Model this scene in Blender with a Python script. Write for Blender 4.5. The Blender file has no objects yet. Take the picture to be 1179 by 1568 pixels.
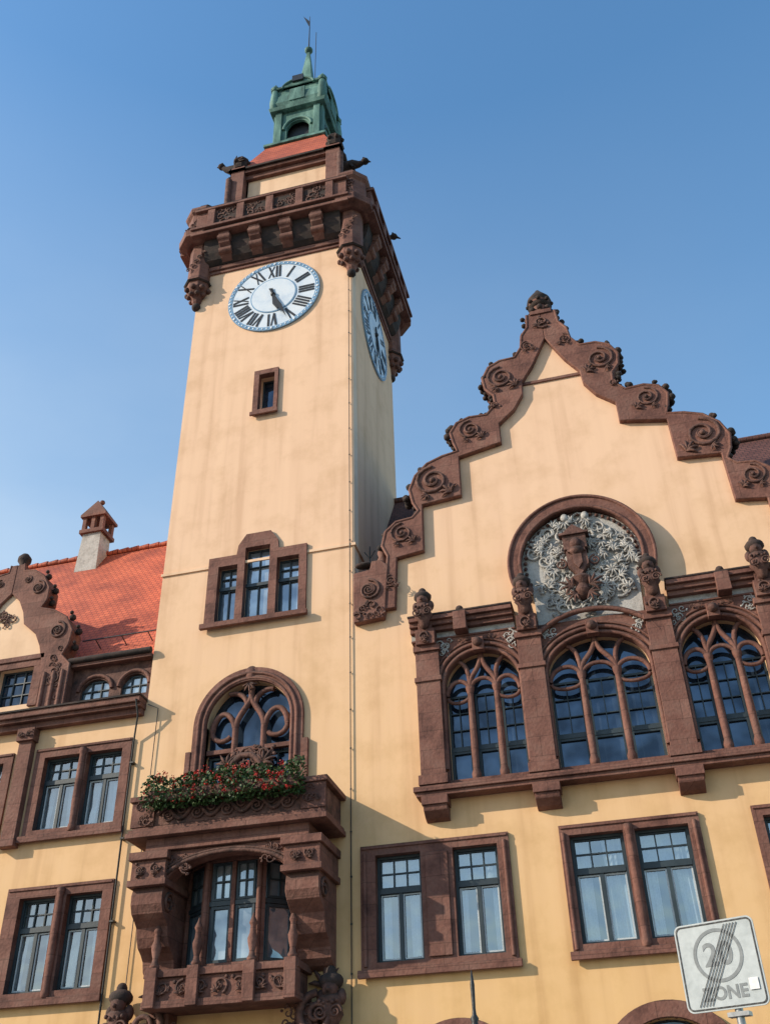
import bpy, math, random
from mathutils import Vector, Matrix
random.seed(7)
sc=bpy.context.scene
PI=math.pi
# ------------------------------------------------------------ materials
def newmat(name):
    m=bpy.data.materials.new(name);m.use_nodes=True
    nt=m.node_tree;b=nt.nodes['Principled BSDF'];return m,nt,b
def N(nt,t,**k):
    n=nt.nodes.new(t)
    for a,v in k.items():
        if a.startswith('i_'):
            key=a[2:]; n.inputs[int(key) if key.isdigit() else key.replace('_',' ')].default_value=v
        else: setattr(n,a,v)
    return n
def ramp(nt,stops):
    r=nt.nodes.new('ShaderNodeValToRGB');e=r.color_ramp.elements
    while len(e)<len(stops): e.new(.5)
    for q,(p,c) in zip(e,stops): q.position=p;q.color=(c[0],c[1],c[2],1)
    return r
def mottled(name,c1,c2,c3,scale=1.2,rough=.85,bump=.3,bscale=25,streak=False,metal=0,coords='Object',bd=.02,spot=.35,soot=0):
    m,nt,b=newmat(name);L=nt.links.new
    tc=N(nt,'ShaderNodeTexCoord')
    mp=N(nt,'ShaderNodeMapping');L(tc.outputs[coords],mp.inputs[0])
    if streak: mp.inputs['Scale'].default_value=(1,1,.22)
    n1=N(nt,'ShaderNodeTexNoise',i_Scale=scale,i_Detail=4.,i_Roughness=.65);L(mp.outputs[0],n1.inputs['Vector'])
    r=ramp(nt,[(.3,c1),(.5,c2),(.72,c3)]);L(n1.outputs[0],r.inputs[0])
    n2=N(nt,'ShaderNodeTexNoise',i_Scale=bscale,i_Detail=3.);L(tc.outputs[coords],n2.inputs['Vector'])
    mx=N(nt,'ShaderNodeMixRGB',blend_type='MULTIPLY');mx.inputs[0].default_value=spot
    r2=ramp(nt,[(.35,(.55,.55,.55)),(.6,(1,1,1))]);L(n2.outputs[0],r2.inputs[0])
    L(r.outputs[0],mx.inputs[1]);L(r2.outputs[0],mx.inputs[2]);out=mx.outputs[0]
    if soot:   # grime that settles on upward faces
        ge=N(nt,'ShaderNodeNewGeometry');sz=N(nt,'ShaderNodeSeparateXYZ');L(ge.outputs['Normal'],sz.inputs[0])
        a=N(nt,'ShaderNodeMath',operation='MULTIPLY_ADD',i_1=1.0,i_2=-.35);L(n1.outputs[0],a.inputs[0])
        a2=N(nt,'ShaderNodeMath',operation='ADD');L(sz.outputs[2],a2.inputs[0]);L(a.outputs[0],a2.inputs[1])
        mr=N(nt,'ShaderNodeMapRange');mr.inputs[1].default_value=.15;mr.inputs[2].default_value=.75;mr.inputs[4].default_value=soot;L(a2.outputs[0],mr.inputs[0])
        m5=N(nt,'ShaderNodeMixRGB');L(mr.outputs[0],m5.inputs[0]);L(out,m5.inputs[1]);m5.inputs[2].default_value=(.03,.022,.018,1);out=m5.outputs[0]
    L(out,b.inputs['Base Color'])
    bp=N(nt,'ShaderNodeBump',i_Strength=bump,i_Distance=bd);L(n2.outputs[0],bp.inputs['Height']);L(bp.outputs[0],b.inputs['Normal'])
    b.inputs['Roughness'].default_value=rough;b.inputs['Metallic'].default_value=metal
    return m
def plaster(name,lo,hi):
    """painted render: darker ochre low on the walls, blending to paler salmon higher up, rain streaks"""
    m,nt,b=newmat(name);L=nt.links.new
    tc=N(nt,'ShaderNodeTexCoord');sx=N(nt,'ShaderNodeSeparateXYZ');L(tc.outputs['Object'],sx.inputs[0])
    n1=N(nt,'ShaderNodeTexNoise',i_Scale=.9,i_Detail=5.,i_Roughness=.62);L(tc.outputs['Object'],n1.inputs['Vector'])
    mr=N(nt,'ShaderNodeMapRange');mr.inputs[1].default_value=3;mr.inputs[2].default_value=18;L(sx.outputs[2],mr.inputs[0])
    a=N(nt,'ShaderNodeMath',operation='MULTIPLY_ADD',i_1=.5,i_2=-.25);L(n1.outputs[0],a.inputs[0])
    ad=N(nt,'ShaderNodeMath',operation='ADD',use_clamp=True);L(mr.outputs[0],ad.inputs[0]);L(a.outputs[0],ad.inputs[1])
    mx=N(nt,'ShaderNodeMixRGB');L(ad.outputs[0],mx.inputs[0]);mx.inputs[1].default_value=(*lo,1);mx.inputs[2].default_value=(*hi,1)  # base colour goes from lo to hi with height, broken up by noise
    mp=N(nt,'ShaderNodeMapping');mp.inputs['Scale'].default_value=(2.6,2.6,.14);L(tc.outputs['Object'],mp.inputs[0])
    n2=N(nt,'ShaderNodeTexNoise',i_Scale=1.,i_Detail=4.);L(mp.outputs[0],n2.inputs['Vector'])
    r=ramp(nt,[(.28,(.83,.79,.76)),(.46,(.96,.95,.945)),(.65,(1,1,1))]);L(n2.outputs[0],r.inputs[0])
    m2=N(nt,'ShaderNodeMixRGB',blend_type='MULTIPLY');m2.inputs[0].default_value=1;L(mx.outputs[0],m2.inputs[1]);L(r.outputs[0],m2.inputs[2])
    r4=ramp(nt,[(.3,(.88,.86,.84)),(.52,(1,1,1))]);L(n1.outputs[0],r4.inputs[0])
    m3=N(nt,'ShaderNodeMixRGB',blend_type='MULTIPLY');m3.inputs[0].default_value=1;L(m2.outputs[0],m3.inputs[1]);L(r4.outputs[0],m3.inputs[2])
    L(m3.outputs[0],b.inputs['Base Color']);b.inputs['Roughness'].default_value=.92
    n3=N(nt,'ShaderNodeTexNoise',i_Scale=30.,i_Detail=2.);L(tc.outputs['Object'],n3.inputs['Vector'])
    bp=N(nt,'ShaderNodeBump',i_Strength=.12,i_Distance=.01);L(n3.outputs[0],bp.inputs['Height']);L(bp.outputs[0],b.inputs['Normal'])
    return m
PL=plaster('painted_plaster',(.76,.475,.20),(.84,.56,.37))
PL2=plaster('plaster_upper',(.78,.53,.32),(.84,.575,.38))
def sandstone():
    m=mottled('red_sandstone',(.11,.043,.031),(.215,.092,.066),(.31,.155,.115),scale=1.7,rough=.85,bump=.5,bscale=14,bd=.03,soot=.75)
    nt=m.node_tree;L=nt.links.new;b=nt.nodes['Principled BSDF']
    tc=N(nt,'ShaderNodeTexCoord');sx=N(nt,'ShaderNodeSeparateXYZ');L(tc.outputs['Object'],sx.inputs[0])
    ad=N(nt,'ShaderNodeMath',operation='ADD');L(sx.outputs[0],ad.inputs[0]);L(sx.outputs[1],ad.inputs[1])
    cb=N(nt,'ShaderNodeCombineXYZ');L(ad.outputs[0],cb.inputs[0]);L(sx.outputs[2],cb.inputs[1])
    br=N(nt,'ShaderNodeTexBrick',i_Scale=1.,i_Mortar_Size=.008);br.inputs['Brick Width'].default_value=.9;br.inputs['Row Height'].default_value=.46
    br.inputs['Color1'].default_value=(1,1,1,1);br.inputs['Color2'].default_value=(.70,.67,.67,1);br.inputs['Mortar'].default_value=(.42,.4,.38,1)
    L(cb.outputs[0],br.inputs['Vector'])
    old=b.inputs['Base Color'].links[0].from_socket
    mx=N(nt,'ShaderNodeMixRGB',blend_type='MULTIPLY');mx.inputs[0].default_value=.8
    L(old,mx.inputs[1]);L(br.outputs[0],mx.inputs[2]);L(mx.outputs[0],b.inputs['Base Color'])
    return m
ST=sandstone()
STD=mottled('weathered_carving',(.035,.019,.015),(.125,.056,.042),(.24,.12,.09),scale=3.5,rough=.85,bump=.6,bscale=16,bd=.03,soot=.6)
SOOT=mottled('sooty_stone',(.018,.014,.013),(.04,.026,.022),(.085,.048,.038),scale=3,rough=.9,bump=.5)
STU=mottled('grey_stucco',(.26,.24,.22),(.46,.44,.41),(.62,.60,.57),scale=4,rough=.9,bump=.5,soot=.4)
COP=mottled('copper_patina',(.02,.05,.042),(.075,.18,.15),(.20,.37,.31),scale=2.2,rough=.75,bump=.2,streak=True)
DARKM=mottled('dark_metal',(.01,.01,.01),(.02,.02,.02),(.04,.04,.04),rough=.5)
BLK=mottled('clock_black',(.012,.012,.014),(.018,.018,.02),(.03,.03,.03),rough=.5)
CLK=mottled('clock_enamel',(.56,.65,.76),(.69,.76,.83),(.76,.80,.84),scale=2,rough=.4,bump=.03,spot=.1)
CLB=mottled('clock_blue',(.16,.30,.46),(.2,.35,.52),(.26,.42,.58),scale=2,rough=.4,bump=.03)
FRD=mottled('frame_teal',(.015,.028,.035),(.025,.04,.05),(.04,.06,.07),rough=.5,bump=.1)
FRW=mottled('sash_white',(.42,.47,.50),(.55,.59,.61),(.62,.65,.66),rough=.5,bump=.05)
CURT=mottled('curtain',(.45,.48,.50),(.58,.60,.62),(.68,.70,.71),rough=.9,bump=.05)
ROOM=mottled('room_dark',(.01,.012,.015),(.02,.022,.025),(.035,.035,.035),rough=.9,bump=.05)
LF=mottled('leaf_green',(.015,.04,.01),(.035,.08,.016),(.07,.13,.025),scale=6,rough=.6)
FL=mottled('blossom_red',(.35,.01,.01),(.55,.02,.015),(.65,.05,.03),scale=6,rough=.6)
SGN=mottled('sign_white',(.34,.38,.39),(.42,.46,.47),(.47,.51,.52),scale=6,rough=.45,bump=.03,spot=.15)
SGG=mottled('sign_grey',(.15,.17,.18),(.19,.21,.22),(.23,.25,.26),scale=6,rough=.5,bump=.03)
GAL=mottled('galvanised',(.22,.23,.24),(.32,.33,.34),(.4,.41,.42),scale=9,rough=.4,metal=.6,bump=.05)
PAP=mottled('sticker_white',(.7,.7,.7),(.76,.76,.76),(.8,.8,.8),rough=.6,bump=.03)
def tiles(name,c1,c2,c3):
    m,nt,b=newmat(name);L=nt.links.new
    tc=N(nt,'ShaderNodeTexCoord');sx=N(nt,'ShaderNodeSeparateXYZ');L(tc.outputs['Object'],sx.inputs[0])
    mu=N(nt,'ShaderNodeMath',operation='MULTIPLY',i_1=1.2);L(sx.outputs[2],mu.inputs[0])
    ad=N(nt,'ShaderNodeMath',operation='ADD');L(sx.outputs[0],ad.inputs[0])
    m7=N(nt,'ShaderNodeMath',operation='MULTIPLY',i_1=.13);L(sx.outputs[1],m7.inputs[0]);L(m7.outputs[0],ad.inputs[1])
    cb=N(nt,'ShaderNodeCombineXYZ');L(ad.outputs[0],cb.inputs[0]);L(mu.outputs[0],cb.inputs[1])
    br=N(nt,'ShaderNodeTexBrick',i_Scale=1.,i_Mortar_Size=.01);br.inputs['Brick Width'].default_value=.19;br.inputs['Row Height'].default_value=.17
    br.inputs['Color1'].default_value=(*c2,1);br.inputs['Color2'].default_value=(*c3,1);br.inputs['Mortar'].default_value=(*c1,1);L(cb.outputs[0],br.inputs['Vector'])
    no=N(nt,'ShaderNodeTexNoise',i_Scale=.9,i_Detail=5.);L(tc.outputs['Object'],no.inputs['Vector'])
    r=ramp(nt,[(.3,(.5,.42,.42)),(.6,(1,1,1))]);L(no.outputs[0],r.inputs[0])
    mx=N(nt,'ShaderNodeMixRGB',blend_type='MULTIPLY');mx.inputs[0].default_value=.8;L(br.outputs[0],mx.inputs[1]);L(r.outputs[0],mx.inputs[2])
    L(mx.outputs[0],b.inputs['Base Color']);b.inputs['Roughness'].default_value=.75
    bp=N(nt,'ShaderNodeBump',i_Strength=.8,i_Distance=.03);bp.invert=True;L(br.outputs['Fac'],bp.inputs['Height']);L(bp.outputs[0],b.inputs['Normal'])
    return m
RT=tiles('red_roof_tiles',(.20,.035,.018),(.46,.095,.04),(.57,.13,.055))
RTD=tiles('dark_roof_tiles',(.03,.015,.012),(.11,.04,.03),(.15,.06,.045))
def glass(name,base,metal,col,sc_=1.6):
    m,nt,b=newmat(name);L=nt.links.new
    tc=N(nt,'ShaderNodeTexCoord')
    no=N(nt,'ShaderNodeTexNoise',i_Scale=sc_,i_Detail=2.);L(tc.outputs['Object'],no.inputs['Vector'])
    r=ramp(nt,[(.35,base),(.65,col)]);L(no.outputs[0],r.inputs[0]);L(r.outputs[0],b.inputs['Base Color'])
    b.inputs['Roughness'].default_value=.04;b.inputs['Metallic'].default_value=metal
    b.inputs['Specular IOR Level'].default_value=.9
    bp=N(nt,'ShaderNodeBump',i_Strength=.3,i_Distance=.05);L(no.outputs[0],bp.inputs['Height']);L(bp.outputs[0],b.inputs['Normal'])
    return m
GLD=glass('glass_dark',(.02,.035,.06),.6,(.08,.12,.18))
GLL=glass('glass_bright',(.20,.25,.31),.55,(.46,.52,.56))
def pane():
    m=bpy.data.materials.new('clear_pane');m.use_nodes=True;nt=m.node_tree;nt.nodes.clear();L=nt.links.new
    o=nt.nodes.new('ShaderNodeOutputMaterial');mx=nt.nodes.new('ShaderNodeMixShader');t=nt.nodes.new('ShaderNodeBsdfTransparent');g=nt.nodes.new('ShaderNodeBsdfGlossy')
    t.inputs[0].default_value=(.72,.80,.84,1);g.inputs['Roughness'].default_value=.03;g.inputs[0].default_value=(.85,.9,.95,1)
    mx.inputs[0].default_value=.33
    tc=N(nt,'ShaderNodeTexCoord');no=N(nt,'ShaderNodeTexNoise',i_Scale=2.,i_Detail=1.);L(tc.outputs['Object'],no.inputs['Vector'])
    bp=N(nt,'ShaderNodeBump',i_Strength=.35,i_Distance=.05);L(no.outputs[0],bp.inputs['Height']);L(bp.outputs[0],g.inputs['Normal'])
    L(t.outputs[0],mx.inputs[1]);L(g.outputs[0],mx.inputs[2]);L(mx.outputs[0],o.inputs[0]);return m
PANE=pane()
# ------------------------------------------------------------ mesh builder
class MB:
    def __init__(s,tf=None): s.v=[];s.f=[];s.sm=[];s.tf=tf
    def add(s,vs,fs,smooth=False):
        o=len(s.v)
        for v in vs: s.v.append(tuple(s.tf(v)) if s.tf else tuple(v))
        for f in fs: s.f.append([o+i for i in f]);s.sm.append(smooth)
    def box(s,x0,x1,y0,y1,z0,z1):
        s.add([(x0,y0,z0),(x1,y0,z0),(x1,y1,z0),(x0,y1,z0),(x0,y0,z1),(x1,y0,z1),(x1,y1,z1),(x0,y1,z1)],
              [(0,3,2,1),(4,5,6,7),(0,1,5,4),(1,2,6,5),(2,3,7,6),(3,0,4,7)])
    def prism(s,p,y0,y1):
        a=sum(p[i][0]*p[(i+1)%len(p)][1]-p[(i+1)%len(p)][0]*p[i][1] for i in range(len(p)))
        if a<0:p=p[::-1]
        n=len(p);vs=[(x,y0,z) for x,z in p]+[(x,y1,z) for x,z in p]
        fs=[list(range(n)),list(range(2*n-1,n-1,-1))]+[(i,n+i,n+(i+1)%n,(i+1)%n) for i in range(n)]
        s.add(vs,fs)
    def prismx(s,p,x0,x1):
        n=len(p);vs=[(x0,y,z) for y,z in p]+[(x1,y,z) for y,z in p]
        fs=[list(range(n)),list(range(2*n-1,n-1,-1))]+[(i,n+i,n+(i+1)%n,(i+1)%n) for i in range(n)]
        s.add(vs,fs)
    def band(s,a,b,y0,y1):
        n=len(a);vs=[(x,y0,z) for x,z in a]+[(x,y0,z) for x,z in b]+[(x,y1,z) for x,z in a]+[(x,y1,z) for x,z in b]
        fs=[]
        for i in range(n-1):
            fs+=[(i,i+1,n+i+1,n+i),(2*n+i,3*n+i,3*n+i+1,2*n+i+1),(i,2*n+i,2*n+i+1,i+1),(n+i,n+i+1,3*n+i+1,3*n+i)]
        fs+=[(0,n,3*n,2*n),(n-1,3*n-1,4*n-1,2*n-1)]
        s.add(vs,fs)
    def tube(s,path,r,n=8,caps=True):
        P=[Vector(p) for p in path];m=len(P)
        R=r if isinstance(r,(list,tuple)) else [r]*m
        vs=[];up=None
        for i in range(m):
            t=(P[min(i+1,m-1)]-P[max(i-1,0)]).normalized()
            if up is None: up=t.orthogonal().normalized()
            up=(up-t*up.dot(t))
            if up.length<1e-5: up=t.orthogonal()
            up.normalize();w=t.cross(up)
            for k in range(n):
                a=2*PI*k/n;vs.append(P[i]+(up*math.cos(a)+w*math.sin(a))*R[i])
        fs=[(i*n+k,i*n+(k+1)%n,(i+1)*n+(k+1)%n,(i+1)*n+k) for i in range(m-1) for k in range(n)]
        s.add(vs,fs,True)
        if caps: s.add(vs[:n],[tuple(range(n))[::-1]]);s.add(vs[-n:],[tuple(range(n))])
    def lathe(s,prof,cx,cy,n=16,smooth=True,rot=0,z0=0):
        vs=[];m=len(prof)
        for r,z in prof:
            for k in range(n):
                a=2*PI*k/n+rot;vs.append((cx+r*math.cos(a),cy+r*math.sin(a),z+z0))
        fs=[(i*n+k,i*n+(k+1)%n,(i+1)*n+(k+1)%n,(i+1)*n+k) for i in range(m-1) for k in range(n)]
        fs+=[tuple(range(n))[::-1],tuple((m-1)*n+k for k in range(n))]
        s.add(vs,fs,smooth)
    def sph(s,c,r,sc_=(1,1,1),n=10,m=7):
        vs=[(c[0],c[1],c[2]-r*sc_[2])]
        for j in range(1,m):
            b=-PI/2+PI*j/m
            for k in range(n):
                a=2*PI*k/n;vs.append((c[0]+r*sc_[0]*math.cos(b)*math.cos(a),c[1]+r*sc_[1]*math.cos(b)*math.sin(a),c[2]+r*sc_[2]*math.sin(b)))
        vs.append((c[0],c[1],c[2]+r*sc_[2]))
        fs=[(0,1+(k+1)%n,1+k) for k in range(n)]
        fs+=[(1+j*n+k,1+j*n+(k+1)%n,1+(j+1)*n+(k+1)%n,1+(j+1)*n+k) for j in range(m-2) for k in range(n)]
        t=len(vs)-1;fs+=[(1+(m-2)*n+k,1+(m-2)*n+(k+1)%n,t) for k in range(n)]
        s.add(vs,fs,True)
    def build(s,name,mat,parent=None,bevel=0):
        me=bpy.data.meshes.new(name);me.from_pydata(s.v,[],s.f);me.polygons.foreach_set('use_smooth',s.sm);me.materials.append(mat);me.update()
        o=bpy.data.objects.new(name,me);sc.collection.objects.link(o)
        if parent:o.parent=parent
        if bevel:
            b=o.modifiers.new('b','BEVEL');b.width=bevel;b.segments=1;b.limit_method='ANGLE';b.angle_limit=math.radians(40)
        return o
def empty(name):
    e=bpy.data.objects.new(name,None);sc.collection.objects.link(e);return e
def plate(name,outer,holes,y0,y1,mat,parent):
    cu=bpy.data.curves.new(name,'CURVE');cu.dimensions='2D';cu.fill_mode='BOTH';cu.extrude=(y1-y0)/2
    for p in [outer]+holes:
        sp=cu.splines.new('POLY');sp.points.add(len(p)-1)
        for q,(x,z) in zip(sp.points,p): q.co=(x,z,0,1)
        sp.use_cyclic_u=True
    t=bpy.data.objects.new('tmp',cu);sc.collection.objects.link(t)
    bpy.context.view_layer.update()
    me=bpy.data.meshes.new_from_object(t.evaluated_get(bpy.context.evaluated_depsgraph_get()))
    ym=(y0+y1)/2
    for v in me.vertices:
        x,z,d=v.co;v.co=(x,ym-d,z)
    me.flip_normals() if me.polygons and False else None
    me.materials.clear();me.materials.append(mat)
    bpy.data.objects.remove(t)
    o=bpy.data.objects.new(name,me);sc.collection.objects.link(o);o.parent=parent
    return o
def rect(x0,x1,z0,z1): return [(x0,z0),(x1,z0),(x1,z1),(x0,z1)]
def arc(cx,cz,rx,rz,a0,a1,n=24): return [(cx+rx*math.cos(math.radians(a0+(a1-a0)*i/n)),cz+rz*math.sin(math.radians(a0+(a1-a0)*i/n))) for i in range(n+1)]
def arched(x0,x1,z0,zs,zc,n=20):
    return [(x0,z0),(x1,z0)]+arc((x0+x1)/2,zs,(x1-x0)/2,zc-zs,0,180,n)
def spiral(cx,cz,r,turns=1.6,sg=1,a0=0,y=0,n=22,dome=0):
    out=[]
    for i in range(n+1):
        t=i/n;a=a0+sg*t*turns*2*PI;q=r*(1-.85*t)
        out.append((cx+q*math.cos(a),y-dome*t,cz+q*math.sin(a)))
    return out
def volute(m,cx,cz,r,sg=1,a0=PI/2,y=0,th=.13,turns=1.6):
    p=spiral(cx,cz,r,turns,sg,a0,y,24,dome=.03)
    m.tube(p,[r*th*(1-.5*i/24) for i in range(25)],7);m.sph((cx,y-.02,cz),r*.17)
def foliage(m,x0,x1,z0,z1,y,n,r,inside=None):
    for i in range(n):
        for _ in range(20):
            x=random.uniform(x0,x1);z=random.uniform(z0,z1)
            if inside is None or inside(x,z):break
        else: continue
        q=r*random.uniform(.6,1.2);sg=random.choice((1,-1));a=random.uniform(0,2*PI)
        p=spiral(x,z,q,1.1,sg,a,y,12,dome=.02);m.tube(p,[q*.18*(1-.4*k/12) for k in range(13)],5)
        for k in range(2):
            b=a+random.uniform(-1,1)
            m.sph((x+q*1.2*math.cos(b),y,z+q*1.2*math.sin(b)),q*.3,(1,.6,.8),6,5)
def leafy(m,x,z,ang,L,y):
    """flat acanthus leaf: fan of tapering lobes"""
    for k in range(-2,3):
        a=ang+k*.38;l=L*(1-.13*abs(k))
        p=[(x+l*t*math.cos(a+.25*k*t),y-.05*math.sin(t*3),z+l*t*math.sin(a+.25*k*t)) for t in(0,.35,.7,1)]
        m.tube(p,[L*.06,L*.11,L*.09,L*.02],5)
def carved(m,x0,x1,z0,z1,y):
    h=(z1-z0);n=max(1,round((x1-x0)/h));w=(x1-x0)/n
    for i in range(n):
        cx=x0+w*(i+.5);sg=1 if i%2 else -1
        volute(m,cx,(z0+z1)/2,min(h,w)*.38*random.uniform(.85,1.1),sg,random.uniform(0,6),y,.18,1.3)
        leafy(m,cx+random.uniform(-.2,.2)*w,z0+h*.2,random.uniform(.8,2.3),h*.45,y)
        for k in range(3): m.sph((cx+random.uniform(-.45,.45)*w,y,random.uniform(z0+.1*h,z1-.1*h)),h*.1,(1,.6,1),6,5)
hall=empty('town_hall')
WIN_D=MB();GL_D=MB();GL_B=MB();GL_C=MB();FR_W=MB();STN=MB();CARV=MB();DK=MB();STU_M=MB();SOOT_M=MB();CUR=MB();RM_D=MB()
# ------------------------------------------------------------ main wall
XC=-.38
gin=[(0,22.95),(.45,22.0),(.82,21.42),(.86,20.95),(1.15,20.45),(1.62,20.02),(1.62,19.35),(2.84,19.1),(2.86,17.78),(3.95,17.68),(3.98,16.2),(4.72,16.1),(4.8,14.6)]
gout=[(0,24.1),(.42,24.0),(.46,23.5),(.66,23.2),(.72,22.75),(.95,22.4),(1.4,22.38),(1.75,22.2),(1.95,21.8),(1.9,21.4),(1.68,21.12),(1.66,20.75),(1.95,20.42),(2.45,20.45),(2.82,20.32),(3.02,20.0),(2.95,19.62),(2.86,19.3),(3.3,19.22),(3.75,19.05),(4.1,18.7),(4.28,18.25),(4.2,17.8),(4.06,17.5),(4.25,17.3),(4.7,17.25),(5.0,16.98),(5.1,16.55),(4.95,16.2),(4.98,15.9),(5.15,15.2),(5.15,14.6)]
outer=[(-24,0),(9,0),(9,14.6)]+[(XC+d,z) for d,z in gin[::-1]]+[(XC-d,z) for d,z in gin[1:]]+[(-6.3,14.6),(-6.3,31),(-11.95,31),(-11.95,12.98),(-24,12.98)]
G=[(-4.07,-2.15),(-1.6,.87),(1.47,3.37)]
holes=[rect(-9.38,-8.86,22.42,23.9),rect(-10.23,-9.66,15.05,16.8),rect(-9.45,-8.72,15.05,17.3),rect(-8.5,-7.86,15.05,16.8),
 arched(-10.2,-7.96,9.2,12.03,13.15)]
for a,b in G: holes.append(arched(a+.06,b-.06,9.85,12.15,13.02))
LW=[(-5.86,-4.83,6.17,8.4),(-4.11,-3.12,6.17,8.4),(-1.56,-.42,6.2,8.4),(-.18,.93,6.2,8.4),(2.44,3.55,6.2,8.4),(3.79,4.9,6.2,8.4),
 (-14.65,-13.70,6.15,8.25),(-13.41,-12.48,6.15,8.25),(-14.66,-13.66,9.88,11.78),(-13.44,-12.46,9.88,11.78),
 (-16.95,-15.85,9.88,11.78),(-18.3,-17.2,9.88,11.78),(-18.3,-17.2,6.15,8.25),(-16.95,-15.85,6.15,8.25)]
for w in LW: holes.append(rect(*w))
BA=[(-4.2,1.25,5.02),(-.15,1.35,5.08),(3.7,1.3,5.05),(-13.6,1.2,5.0),(-9.0,1.35,5.05)]
for c,r,t in BA: holes.append(arched(c-r+.3,c+r-.3,.3,t-r+.1,t-.3))
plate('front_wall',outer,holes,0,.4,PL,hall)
W=MB()
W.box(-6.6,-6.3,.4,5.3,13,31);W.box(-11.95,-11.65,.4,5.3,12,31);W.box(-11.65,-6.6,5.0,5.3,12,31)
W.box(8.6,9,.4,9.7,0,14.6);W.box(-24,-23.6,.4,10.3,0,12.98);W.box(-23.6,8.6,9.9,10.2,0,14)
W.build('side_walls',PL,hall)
B=MB();B.box(-11.99,-6.26,-.045,0,16.82,16.9);B.box(-6.3,-6.255,0,5.3,16.82,16.9);B.build('tower_belt',PL2,hall)
DK.tube([(-6.42,-.05,28.6),(-6.42,-.05,.3)],.014,6)
for z in range(6,28): DK.sph((-6.42,-.04,z*1.0),.028,n=6,m=4)
DK.tube([(-12.05,-.45,12.9),(-12.02,-.3,12.5),(-12.15,-.1,12.0),(-12.12,-.1,.3)],.025,8)
for z in (3,5.3,7.5,9.4,11.3): DK.box(-12.17,-12.07,-.14,0,z,z+.04)
DK.tube([(-11.9,-.05,12.9),(-11.6,-.05,12.75),(-11.62,-.05,.3)],.012,6)
# ------------------------------------------------------------ window helper
def bars(m,x0,x1,z0,z1,w,y,nx,nz,d=.04,t=.03):
    for i in range(nx+1):
        x=x0+(x1-x0)*i/nx;hw=w if i in(0,nx) else t;m.box(x-hw/2,x+hw/2,y-d,y,z0-w/2,z1+w/2)
    for j in range(nz+1):
        z=z0+(z1-z0)*j/nz;hw=w if j in(0,nz) else t;m.box(x0+w/2,x1-w/2,y-d+.004,y-.001,z-hw/2,z+hw/2)
def drape(x0,x1,z0,z1,y,taper=0):
    n=26;vs=[];ph=random.uniform(0,6)
    for j in range(2):
        for i in range(n+1):
            t=i/n;x=x0+(x1-x0)*t
            if j==0: x=x0+(x1-x0)*t*(1-taper) if taper>=0 else x1-(x1-x0)*(1-t)*(1+taper)
            vs.append((x,y+.018*math.sin(t*(x1-x0)*60+ph)+.01*math.sin(t*(x1-x0)*23),z0 if j==0 else z1))
    CUR.add(vs,[(i,i+1,n+2+i,n+1+i) for i in range(n)],True)
def window(x0,x1,z0,z1,y=.2,tr=.66):
    GL_C.add([(x0-.02,y,z0-.02),(x1+.02,y,z0-.02),(x1+.02,y,z1+.02),(x0-.02,y,z1+.02)],[(0,1,2,3)])
    zt=z0+(z1-z0)*tr
    WIN_D.box(x0,x0+.06,y-.09,y-.02,z0,z1);WIN_D.box(x1-.06,x1,y-.09,y-.02,z0,z1)
    WIN_D.box(x0+.06,x1-.06,y-.1,y-.02,zt-.05,zt+.06);WIN_D.box(x0+.06,x1-.06,y-.09,y-.02,z0,z0+.06);WIN_D.box(x0+.06,x1-.06,y-.09,y-.02,z1-.06,z1)
    xm=(x0+x1)/2
    WIN_D.box(xm-.04,xm+.04,y-.08,y-.02,z0+.06,zt-.05)
    bars(FR_W,x0+.085,xm-.06,z0+.09,zt-.08,.03,y-.012,1,1,.03)
    bars(FR_W,xm+.06,x1-.085,z0+.09,zt-.08,.03,y-.012,1,1,.03)
    bars(WIN_D,x0+.07,x1-.07,zt+.08,z1-.075,.03,y-.012,3,2,.03,.03)
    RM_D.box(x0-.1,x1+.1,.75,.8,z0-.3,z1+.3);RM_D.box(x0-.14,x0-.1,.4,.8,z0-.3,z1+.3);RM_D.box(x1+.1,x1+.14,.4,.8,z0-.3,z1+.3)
    k=random.random();w=x1-x0
    a=random.uniform(.22,.45)*w;b=random.uniform(.22,.45)*w
    drape(x0-.02,x0+a,z0-.02,z1,.31,random.uniform(.0,.35));drape(x1-b,x1+.02,z0-.02,z1,.31,-random.uniform(.0,.35))
    if k<.55: drape(x0,x1,zt-.1+random.uniform(-.2,.3),z1,.29)
for w in LW: window(*w)
def surround(name,x0,x1,z0,z1,hs,y0=-.07,y1=.12):
    plate(name,rect(x0,x1,z0,z1),[rect(a+.001,b-.001,c+.001,d-.001) for a,b,c,d in hs],y0,y1,ST,hall)
    STN.box(x0-.06,x1+.06,-.16,-.072,z0-.1,z0+.06)
    STN.box(x0+.03,x1-.03,-.1,-.072,z1-.08,z1-.02)
surround('window_surround',-6.2,-2.86,5.97,8.62,LW[0:2])
surround('window_surround',-1.76,1.17,6.0,8.62,LW[2:4])
surround('window_surround',2.24,5.12,6.0,8.62,LW[4:6])
surround('window_surround',-15.0,-12.22,5.95,8.5,LW[6:8])
surround('window_surround',-14.94,-12.22,9.68,12.03,LW[8:10])
surround('window_surround',-18.6,-15.6,9.68,12.03,LW[10:12])
surround('window_surround',-18.6,-15.6,5.95,8.5,LW[12:14])
for x,z0,z1 in ((-.3,6.05,8.5),(3.67,6.05,8.5),(-13.555,6.0,8.4),(-13.55,9.75,11.9),(-16.4,9.75,11.9),(-16.4,6,8.4)):
    STN.lathe([(.09,0),(.1,.12),(.075,.2),(.095,(z1-z0)*.35),(.085,(z1-z0)*.8),(.07,z1-z0-.2),(.1,z1-z0-.12),(.1,z1-z0)],x,-.1,10,z0=z0)
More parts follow.
